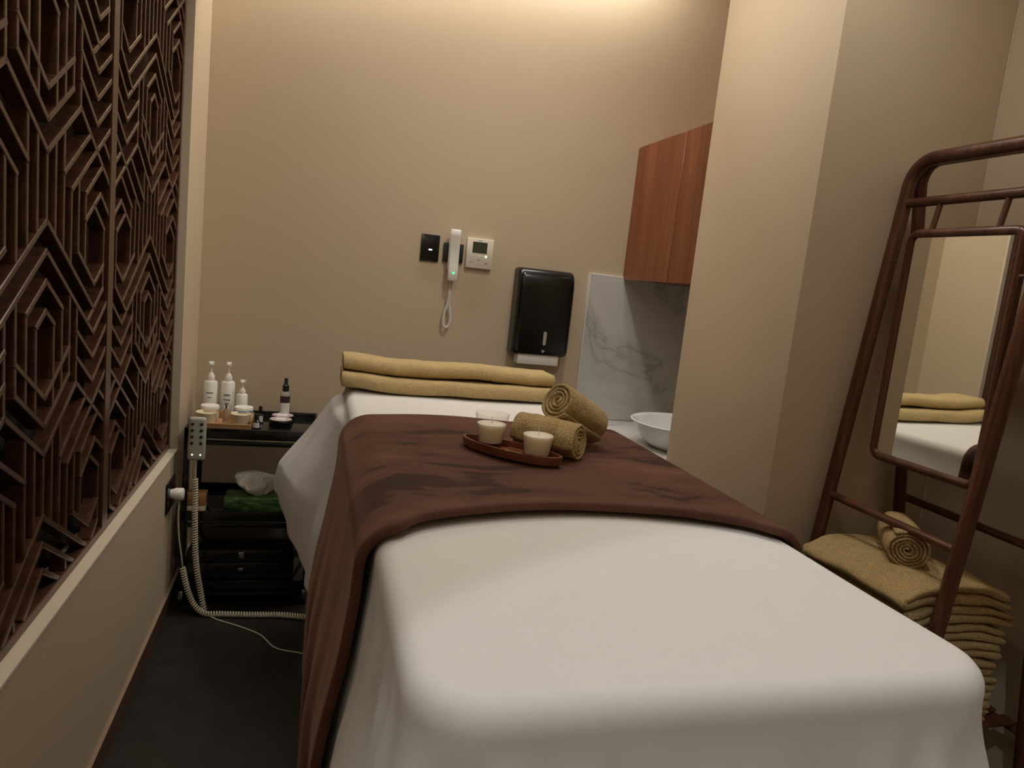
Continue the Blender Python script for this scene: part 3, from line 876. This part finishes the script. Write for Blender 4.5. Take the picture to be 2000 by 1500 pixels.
# ------------------------------------------------------------------ trolley
TX0, TX1, TY0, TY1 = -0.462, 0.045, 2.985, 3.385
t = thing('trolley', 'black three-tier metal trolley between the bed and the screen', 'trolley', ((TX0+TX1)/2, (TY0+TY1)/2, 0))
for (x, y) in ((TX0+0.010, TY0+0.010), (TX1-0.010, TY0+0.010), (TX0+0.010, TY1-0.010), (TX1-0.010, TY1-0.010)):
    box('post', (x-0.010, y-0.010, 0.062), (x+0.010, y+0.010, 0.745), M['black_metal'], t, 0.003)
    c = thing_caster = box('caster_fork', (x-0.010, y-0.012, 0.030), (x+0.010, y+0.016, 0.0635), M['chrome'], t, 0.003)
    bm = bmesh.new()
    add_tube(bm, [(x-0.008, y+0.004, 0.0245), (x+0.008, y+0.004, 0.0245)], 0.0245, 20)
    bm_done('wheel', bm, M['black_matte'], c, True)
for zi, z in enumerate((0.720, 0.375, 0.075)):
    sh = box('shelf', (TX0+0.004, TY0+0.004, z), (TX1-0.004, TY1-0.004, z+0.010), M['smoked'], t, 0.002)
    # lip around the tray
    for (lo, hi) in (((TX0, TY0, z-0.012), (TX1, TY0+0.008, z+0.030)), ((TX0, TY1-0.008, z-0.012), (TX1, TY1, z+0.030)),
                     ((TX0, TY0+0.008, z-0.012), (TX0+0.008, TY1-0.008, z+0.030)), ((TX1-0.008, TY0+0.008, z-0.012), (TX1, TY1-0.008, z+0.030))):
        box('rim', lo, hi, M['black_metal'], sh, 0.002)
    box('front_rail', (TX0+0.02, TY0-0.004, z-0.038), (TX1-0.02, TY0+0.008, z-0.018), M['black_metal'], sh, 0.003)
TOPZ = 0.7302
def pump_bottle(x, y, r, h, label, deco, group, z=TOPZ):
    t_ = thing('pump_bottle', label, 'bottle', (x, y, z), group)
    bh = h*0.66
    lathe('body', [(0, 0), (r-0.003, 0), (r, 0.003), (r, bh-0.008), (r-0.004, bh-0.002), (r*0.5, bh), (0, bh)], (x, y, z), M['white_plastic'], t_)
    lathe('collar', [(r*0.52, bh), (r*0.56, bh+0.002), (r*0.56, bh+h*0.07), (r*0.34, bh+h*0.125), (0.004, bh+h*0.15), (0, bh+h*0.15)], (x, y, z), M['white_plastic'], t_, 20)
    pm = tube('pump_stem', [(x, y, z+bh+h*0.13), (x, y, z+h*0.94)], 0.0045, M['white_plastic'], t_, 10)
    bm = bmesh.new()
    add_box(bm, (x-0.011, y-0.010, z+h*0.925), (x+0.011, y+0.010, z+h), 0.003, 2)
    add_box(bm, (x-0.0045, y-0.034, z+h*0.945), (x+0.0045, y-0.006, z+h*0.985), 0.002, 1)
    bm_done('pump_head', bm, M['white_plastic'], t_, True)
    def band(nm, z0, z1, a0, a1, m_):
        bm = bmesh.new(); n = 10; rr = r+0.0006
        lo = [bm.verts.new((x+rr*math.sin(a0+(a1-a0)*i/n), y-rr*math.cos(a0+(a1-a0)*i/n), z+z0)) for i in range(n+1)]
        hi = [bm.verts.new((x+rr*math.sin(a0+(a1-a0)*i/n), y-rr*math.cos(a0+(a1-a0)*i/n), z+z1)) for i in range(n+1)]
        for i in range(n): bm.faces.new((lo[i], lo[i+1], hi[i+1], hi[i]))
        bm_done(nm, bm, m_, t_, True)
    for (z0, z1, a, m_) in deco: band('print', z0*bh, z1*bh, -a, a, m_)
    return t_
gb = 'bottles on the trolley top'
pump_bottle(-0.412, 3.30, 0.0285, 0.243, 'tall white pump bottle with a blue band, leftmost on the trolley', [(0.66, 0.70, 0.5, M['grey_mark']), (0.54, 0.565, 0.3, M['grey_mark']), (0.13, 0.38, 0.9, M['pink_label']), (0.02, 0.12, 0.95, M['blue_label'])], gb)
pump_bottle(-0.342, 3.31, 0.0285, 0.243, 'tall white pump bottle behind the small silver-capped bottle', [(0.60, 0.66, 0.45, M['grey_mark']), (0.48, 0.52, 0.5, M['grey_mark'])], gb)
pump_bottle(-0.279, 3.27, 0.0235, 0.175, 'short white pump bottle, third from the left on the trolley', [(0.50, 0.55, 0.6, M['grey_mark'])], gb)
# small clear bottle with silver cap
t_ = thing('serum_bottle', 'small clear bottle with a silver cap in the wooden caddy', 'bottle', (-0.326, 3.135, TOPZ+0.012))
lathe('body', [(0, 0), (0.013, 0), (0.0145, 0.002), (0.0145, 0.048), (0.012, 0.054), (0.007, 0.060), (0.007, 0.066), (0, 0.066)], (-0.326, 3.135, TOPZ+0.012), M['clear_plastic'], t_, 20)
lathe('cap', [(0.0085, 0.062), (0.0095, 0.064), (0.0095, 0.082), (0.008, 0.086), (0, 0.087)], (-0.326, 3.135, TOPZ+0.012), M['chrome'], t_, 20)
# wooden caddy
t_ = thing('wooden_caddy', 'shallow light wooden caddy holding small jars on the trolley', 'caddy', (-0.335, 3.165, TOPZ))
box('bottom', (-0.452, 3.075, TOPZ), (-0.222, 3.239, TOPZ+0.008), M['wood_box'], t_, 0.001, 1)
for (lo, hi) in (((-0.452, 3.075, TOPZ+0.008), (-0.222, 3.081, TOPZ+0.020)), ((-0.452, 3.233, TOPZ+0.008), (-0.222, 3.239, TOPZ+0.040)), ((-0.452, 3.081, TOPZ+0.008), (-0.446, 3.229, TOPZ+0.030)), ((-0.228, 3.081, TOPZ+0.008), (-0.222, 3.229, TOPZ+0.036))):
    box('side', lo, hi, M['wood_box'], t_, 0.001, 1)
for (x, lab) in ((-0.402, 'round cream bowl, left of the two in the caddy'), (-0.268, 'round cream bowl, right of the two in the caddy')):
    o = lathe('cream_bowl', [(0, 0), (0.030, 0), (0.034, 0.003), (0.0405, 0.044), (0.0415, 0.048), (0.0395, 0.050), (0.0375, 0.048), (0.034, 0.040), (0, 0.038)], (x, 3.125, TOPZ+0.0082), M['cream_jar'], None, 32)
    tag(o, lab, 'bowl', 'cream bowls on the trolley')
for (x, lab, m_) in ((-0.397, 'low white jar with a peach rim behind the left cream bowl', M['pink_label']), (-0.262, 'low white jar with a blue rim behind the right cream bowl', M['blue_label'])):
    t_ = thing('cosmetic_jar', lab, 'jar', (x, 3.19, TOPZ+0.0082), 'cosmetic jars on the trolley')
    lathe('body', [(0, 0), (0.034, 0), (0.036, 0.003), (0.036, 0.042), (0, 0.042)], (x, 3.19, TOPZ+0.0082), M['white_plastic'], t_, 28)
    lathe('lid', [(0.0365, 0.042), (0.038, 0.044), (0.038, 0.062), (0.036, 0.065), (0, 0.065)], (x, 3.19, TOPZ+0.0082), M['white_plastic'], t_, 28)
    lathe('lid_band', [(0.0382, 0.046), (0.0385, 0.0465), (0.0385, 0.0515), (0.0382, 0.052)], (x, 3.19, TOPZ+0.0082), m_, t_, 28)
# amber bottles
def amber(x, y, r, h, label):
    t_ = thing('dropper_bottle', label, 'bottle', (x, y, TOPZ), 'dark glass bottles on the trolley')
    lathe('body', [(0, 0), (r-0.001, 0), (r, 0.002), (r, h*0.50), (r*0.55, h*0.60), (0, h*0.60)], (x, y, TOPZ), M['amber'], t_, 20)
    lathe('cap', [(r*0.62, h*0.57), (r*0.66, h*0.58), (r*0.60, h*0.97), (r*0.5, h), (0, h)], (x, y, TOPZ), M['black'], t_, 20)
    bm = bmesh.new(); n = 10; rr = r+0.0005
    lo = [bm.verts.new((x+rr*math.sin(-1+2*i/n), y-rr*math.cos(-1+2*i/n), TOPZ+h*0.08)) for i in range(n+1)]
    hi = [bm.verts.new((x+rr*math.sin(-1+2*i/n), y-rr*math.cos(-1+2*i/n), TOPZ+h*0.44)) for i in range(n+1)]
    for i in range(n): bm.faces.new((lo[i], lo[i+1], hi[i+1], hi[i]))
    bm_done('label', bm, M['white_label'], t_, True)
amber(-0.203, 3.105, 0.0145, 0.062, 'small dark bottle with a white label and black cap in front')
amber(-0.196, 3.215, 0.0135, 0.074, 'small dark bottle with a tall black cap farther back')
# mist spray bottle
x, y = -0.100, 3.315
t_ = thing('mist_bottle', 'clear mist bottle with a black spray top and maroon label', 'bottle', (x, y, TOPZ))
lathe('body', [(0, 0), (0.020, 0), (0.022, 0.003), (0.022, 0.115), (0.018, 0.123), (0.011, 0.127), (0.011, 0.134), (0, 0.134)], (x, y, TOPZ), M['clear_plastic'], t_, 24)
lathe('spray_top', [(0.013, 0.130), (0.0145, 0.131), (0.0145, 0.155), (0.011, 0.157), (0.0085, 0.160), (0.0075, 0.185), (0.006, 0.188), (0, 0.188)], (x, y, TOPZ), M['black'], t_, 24)
for nm, z0, z1, m_ in (('label_top', 0.078, 0.108, M['purple_label']), ('label_bottom', 0.020, 0.0775, M['white_label'])):
    bm = bmesh.new(); n = 12; rr = 0.0226
    lo = [bm.verts.new((x+rr*math.sin(-1.2+2.4*i/n), y-rr*math.cos(-1.2+2.4*i/n), TOPZ+z0)) for i in range(n+1)]
    hi = [bm.verts.new((x+rr*math.sin(-1.2+2.4*i/n), y-rr*math.cos(-1.2+2.4*i/n), TOPZ+z1)) for i in range(n+1)]
    for i in range(n): bm.faces.new((lo[i], lo[i+1], hi[i+1], hi[i]))
    bm_done(nm, bm, m_, t_, True)
# two flat tins
for (x, y, lab) in ((-0.108, 3.165, 'flat black tin with a mauve lid, nearer of the two'), (-0.104, 3.250, 'flat black tin with a mauve lid, farther of the two')):
    t_ = thing('balm_tin', lab, 'tin', (x, y, TOPZ), 'flat tins on the trolley')
    lathe('tin', [(0, 0), (0.046, 0), (0.048, 0.002), (0.048, 0.020), (0.0495, 0.021), (0.0495, 0.030), (0.048, 0.032), (0, 0.032)], (x, y, TOPZ), M['black'], t_, 36)
    ld = lathe('lid_label', [(0, 0.0322), (0.045, 0.0322), (0.045, 0.0328), (0, 0.0328)], (x, y, TOPZ), M['tin_lid'], t_, 36)
    box('lid_print', (x-0.020, y-0.016, TOPZ+0.0328), (x+0.020, y+0.016, TOPZ+0.0333), M['white_label'], ld)
# tissue box on the middle shelf
MZ = 0.3852
t_ = thing('tissue_box', 'green leafy tissue box with a white tissue on the middle shelf', 'tissue box', (-0.19, 3.09, MZ))
box('carton', (-0.308, 3.025, MZ), (-0.075, 3.150, MZ+0.062), M['green_box'], t_, 0.002)
bm = bmesh.new(); rings = []
NR, NA = 14, 30
for k in range(NR+1):
    f = k/NR; ring = []
    for j in range(NA):
        a = 2*PI*j/NA
        wv = 1+0.30*math.sin(3*a+f*2.5)+0.20*math.sin(7*a+1+f*3)+0.35*nz(math.cos(a)*3, math.sin(a)*3, f*4)*f
        rx = 0.020+0.062*math.sin(PI*min(1, f*0.85))*1.0; ry = 0.010+0.032*math.sin(PI*min(1, f*0.8))
        if f > 0.8: rx *= 1-(f-0.8)*2.2; ry *= 1-(f-0.8)*2.2
        ring.append(bm.verts.new((-0.180+rx*wv*math.cos(a)-0.018*f, 3.085+ry*wv*math.sin(a), MZ+0.056+0.108*f**0.85+0.018*math.cos(2*a+0.6)*f*(1-f)*2.4)))
    rings.append(ring)
for A, B in zip(rings, rings[1:]):
    for j in range(NA): bm.faces.new((A[j], A[(j+1) % NA], B[(j+1) % NA], B[j]))
bm.faces.new(rings[-1])
o = bm_done('tissue', bm, M['tissue'], t_, True)
# small wooden box, middle shelf left
t_ = thing('trinket_box', 'small wooden box at the left end of the middle shelf', 'box', (-0.418, 3.05, MZ))
box('base', (-0.448, 3.02, MZ), (-0.378, 3.085, MZ+0.030), M['cream_jar'], t_, 0.002)
box('lid', (-0.449, 3.019, MZ+0.0305), (-0.377, 3.086, MZ+0.080), M['wood_box'], t_, 0.003)
# black case on the bottom shelf
KZ = 0.0852
t_ = thing('black_case', 'glossy black storage case with silver latches on the bottom shelf', 'case', (-0.22, 3.16, KZ))
box('case_base', (-0.435, 3.000, KZ), (-0.015, 3.34, KZ+0.095), M['black_metal'], t_, 0.008)
box('case_lid', (-0.435, 3.000, KZ+0.097), (-0.015, 3.34, KZ+0.150), M['black_metal'], t_, 0.008)
box('latch', (-0.236, 2.9955, KZ+0.115), (-0.214, 3.0005, KZ+0.142), M['chrome'], t_, 0.002)
box('latch', (-0.236, 2.9955, KZ+0.060), (-0.216, 3.0005, KZ+0.072), M['chrome'], t_, 0.002)

# ------------------------------------------------------------------ bed remote, plug and cords
t_ = thing('bed_remote', 'grey bed remote with two green lights hanging on the trolley', 'remote', (-0.412, 2.965, 0.625))
bm = bmesh.new(); add_box(bm, (-0.443, 2.945, 0.625), (-0.377, 2.970, 0.800), 0.012, 4)
bd = bm_done('body', bm, M['remote'], t_, True)
for r in range(4):
    for c in range(2):
        x = -0.427+c*0.033; z = 0.773-r*0.0255
        bm = bmesh.new(); add_tube(bm, [(x, 2.9455, z), (x, 2.9435, z)], 0.0062, 14); bm_done('button', bm, M['dark_button'], bd, True)
for c in range(2):
    x = -0.424+c*0.030
    bm = bmesh.new(); add_tube(bm, [(x, 2.9455, 0.650), (x, 2.9440, 0.650)], 0.0028, 10); bm_done('light', bm, M['led_lime'], bd, True)
box('hook', (-0.420, 2.970, 0.745), (-0.400, 2.9835, 0.775), M['remote'], bd, 0.002)
lead = bez([(-0.411, 2.958, 0.626), (-0.411, 2.957, 0.59), (-0.410, 2.953, 0.55)], 8)
tube('lead', lead, 0.0025, M['cord'], t_, 8)
coil = bez([(-0.410, 2.953, 0.55), (-0.404, 2.945, 0.40), (-0.392, 2.935, 0.22), (-0.365, 2.920, 0.08), (-0.347, 2.905, 0.014)], 12)
tube('coiled_cord', helix(coil, 0.0088, 0.0105, 10), 0.0036, M['cord'], t_, 6)
wire = bez([(-0.347, 2.905, 0.010), (-0.30, 2.86, 0.003), (-0.20, 2.79, 0.003), (-0.12, 2.72, 0.003), (-0.06, 2.62, 0.003), (0.03, 2.575, 0.003), (0.20, 2.50, 0.003), (0.35, 2.28, 0.01)], 12)
tube('floor_wire', wire, 0.0026, M['cord'], t_, 8)
t_ = thing('wall_socket', 'black wall socket low on the left wall', 'socket', (LX, 2.90, 0.44))
box('plate', (LX+0.0005, 2.835, 0.440), (LX+0.008, 2.990, 0.558), M['black'], t_, 0.002)
t_ = thing('power_cord', 'cream power plug and coiled cord running to the bed', 'power cord', (LX+0.02, 2.90, 0.0))
bm = bmesh.new(); add_tube(bm, [(LX+0.0085, 2.895, 0.505), (LX+0.020, 2.895, 0.505), (LX+0.026, 2.895, 0.505), (LX+0.052, 2.895, 0.505), (LX+0.056, 2.895, 0.505)], [0.018, 0.021, 0.024, 0.024, 0.019], 20)
bm_done('plug', bm, M['white_plastic'], t_, True)
pw = bez([(LX+0.040, 2.895, 0.484), (LX+0.038, 2.895, 0.42), (LX+0.043, 2.90, 0.33), (LX+0.055, 2.92, 0.22), (LX+0.056, 2.93, 0.19)], 10)
tube('lead', pw, 0.003, M['cord'], t_, 8)
pc = bez([(LX+0.056, 2.93, 0.19), (LX+0.075, 2.925, 0.11), (LX+0.105, 2.91, 0.045), (LX+0.150, 2.888, 0.014), (-0.29, 2.882, 0.0125), (-0.16, 2.868, 0.0125), (-0.02, 2.855, 0.0125), (0.10, 2.80, 0.0125), (0.25, 2.62, 0.0125)], 12)
tube('coiled_cord', helix(pc, 0.0090, 0.0105, 10), 0.0036, M['cord'], t_, 6)

# ------------------------------------------------------------------ mirror rack
AX, AZ = 1.755, 1.945
YL, YR = 1.873, 1.380
SF, SB = 0.100, 0.145
def fx(z): return AX-0.012-SF*(AZ-z)
def bx(z): return AX+0.012+SB*(AZ-z)
t_ = thing('mirror_rack', 'dark wooden standing rack with a framed mirror by the right wall', 'mirror rack', (AX, (YL+YR)/2, 0))
def u_frame(fn, nm, rad):
    pts = [(fn(0.001), YL, 0.001), (fn(0.5), YL, 0.5), (fn(1.2), YL, 1.2), (fn(AZ-0.16), YL, AZ-0.16)]
    rr = 0.075
    for i in range(9):
        a = PI/2*i/8; z = AZ-rr+rr*math.sin(a); pts.append((fn(z), YL-rr+rr*math.cos(a), z))
    for i in range(1, 5): pts.append((fn(AZ), YL-rr+(YR-YL+2*rr)*i/5, AZ))
    for i in range(9):
        a = PI/2*i/8; z = AZ-rr+rr*math.cos(a); pts.append((fn(z), YR+rr-rr*math.sin(a), z))
    pts += [(fn(AZ-0.16), YR, AZ-0.16), (fn(1.2), YR, 1.2), (fn(0.5), YR, 0.5), (fn(0.001), YR, 0.001)]
    return tube(nm, pts, [rad*0.82]+[rad*0.93]+[rad]*(len(pts)-4)+[rad*0.93]+[rad*0.82], M['walnut'], t_, 16)
u_frame(fx, 'front_frame', 0.0205)
u_frame(bx, 'back_frame', 0.0190)
tube('rail', [(fx(1.815), YL+0.012, 1.815), (fx(1.815), YR-0.012, 1.815)], 0.0145, M['walnut'], t_, 12)
tube('front_stretcher', [(fx(0.885), YL, 0.885), (fx(0.885), YR, 0.885)], 0.0125, M['walnut'], t_, 12)
tube('back_stretcher', [(bx(0.885), YL, 0.885), (bx(0.885), YR-0.0, 0.885)], 0.0125, M['walnut'], t_, 12)
for y in (1.735, 1.518):
    tube('spindle', [(fx(1.81), y, 1.812), (1.714, y, 1.722)], 0.0082, M['walnut'], t_, 10)
MX, MY0, MY1, MZ0, MZ1 = 1.712, 1.432, 1.802, 1.030, 1.728
MA = R(2.7)
mm = Matrix.Translation((MX, (MY0+MY1)/2, 0)) @ Matrix.Rotation(MA, 4, 'Z') @ Matrix.Translation((-MX, -(MY0+MY1)/2, 0))
pts = []; rr = 0.026; wv = 0.011
for (cy_, cz_, a0) in ((MY1-rr-wv, MZ1-rr-wv, 0), (MY0+rr+wv, MZ1-rr-wv, PI/2), (MY0+rr+wv, MZ0+rr+wv, PI), (MY1-rr-wv, MZ0+rr+wv, 3*PI/2)):
    for i in range(7):
        a = a0+PI/2*i/6; pts.append(mm @ Vector((MX, cy_+rr*math.cos(a), cz_+rr*math.sin(a))))
mf = tube('mirror_frame', pts, 0.0135, M['walnut'], t_, 12, True)
box('mirror_glass', (MX-0.003, MY0+0.016, MZ0+0.016), (MX+0.003, MY1-0.016, MZ1-0.016), M['mirror'], mf, mtx=mm)
box('mirror_back', (MX+0.0035, MY0+0.016, MZ0+0.016), (MX+0.009, MY1-0.016, MZ1-0.016), M['walnut'], mf, mtx=mm)
for z_ in (1.60, 1.20):
    tube('mirror_peg', [(MX+0.004, MY0+0.004, z_), (fx(z_)+0.004, YR, z_)], 0.006, M['walnut'], t_, 8)
# low shelf carried by two bars
SHZ = 0.352
tube('shelf_bar', [(fx(SHZ-0.012), YL, SHZ-0.012), (fx(SHZ-0.012), YR, SHZ-0.012)], 0.011, M['walnut'], t_, 10)
tube('shelf_bar', [(bx(SHZ-0.012), YL, SHZ-0.012), (bx(SHZ-0.012), YR, SHZ-0.012)], 0.011, M['walnut'], t_, 10)
for i in range(7):
    y = YR+0.05+(YL-YR-0.10)*i/6
    box('shelf_slat', (fx(SHZ)-0.01, y-0.022, SHZ-0.002), (bx(SHZ)+0.01, y+0.022, SHZ+0.008), M['walnut'], t_, 0.002, 1)

# stack of folded towels on the low shelf
NT = 8
z = SHZ+0.0085
ords = ['lowest', 'second lowest', 'third from the bottom', 'fourth from the bottom', 'fifth from the top', 'third from the top', 'second from the top', 'topmost']
ords = ['at the very bottom', 'second from the bottom', 'third from the bottom', 'fourth from the bottom', 'fourth from the top', 'third from the top', 'second from the top', 'on top']
for k in range(NT):
    random.seed(40+k)
    top = k == NT-1
    th = 0.0240 if not top else 0.0285
    lay = 2
    jx = random.uniform(-0.010, 0.010); jy = random.uniform(-0.004, 0.004)
    x0, x1 = 1.548+jx-(0.014 if top else 0), 1.905+jx*1.3+(0.006 if k in (5, 6) else 0)
    def wob(u, w_, e, k=k, z=z, top=top, th=th, x0=x0, x1=x1):
        lw = (w_-z)/(2*th)
        common = 0.010*nz(u*5.0+1.3, e*4.0, 0.4)+0.007*math.sin((u-1.55)*11)-0.016*smoothstep(0.10, 0.0, x1-u)-0.010*smoothstep(0.08, 0.0, u-x0)
        s_ = common*(k+lw)/NT
        s_ += (0.006*nz(u*10+k*3, e*8, k*1.7)+0.002*nz(u*26, e*26+w_*40, k*2.3))*(0.25+0.75*min(1.0, max(0.0, lw)))
        if top: s_ += 0.008*math.exp(-((u-1.68)/0.12)**2-((e-1.62)/0.14)**2)-0.014*smoothstep(0.06, 0.0, u-1.53)*lw
        return (0.009*nz(e*6, w_*45, k+0.3)+0.004*nz(e*15, w_*60, k+5.3), s_, 0.009*nz(u*6, w_*60, k*2+1.1)+0.004*nz(u*19, w_*60, k))
    bm = ribbon(fold_path(x0+th/2, x1-th/2, z, lay, th, 0.016, True), th*0.93, 1.412+jy, 1.815+jy, 30, wob, 'y', 0.013)
    o = bm_done('folded_towel', bm, M['towel'], None, False)
    for p in o.data.polygons: p.use_smooth = True
    tag(o, 'thick folded mustard towel %s of the stack under the mirror' % ords[k], 'towel', 'stacked towels under the mirror rack')
    z += th*lay+0.002
STZ = z
rolled_towel((1.632, 1.530, STZ+0.058), (1.755, 1.705, STZ+0.058), 0.054, 5.2, 'rolled mustard towel on top of the towel stack', None, 11.0, 0.95, 1.0)
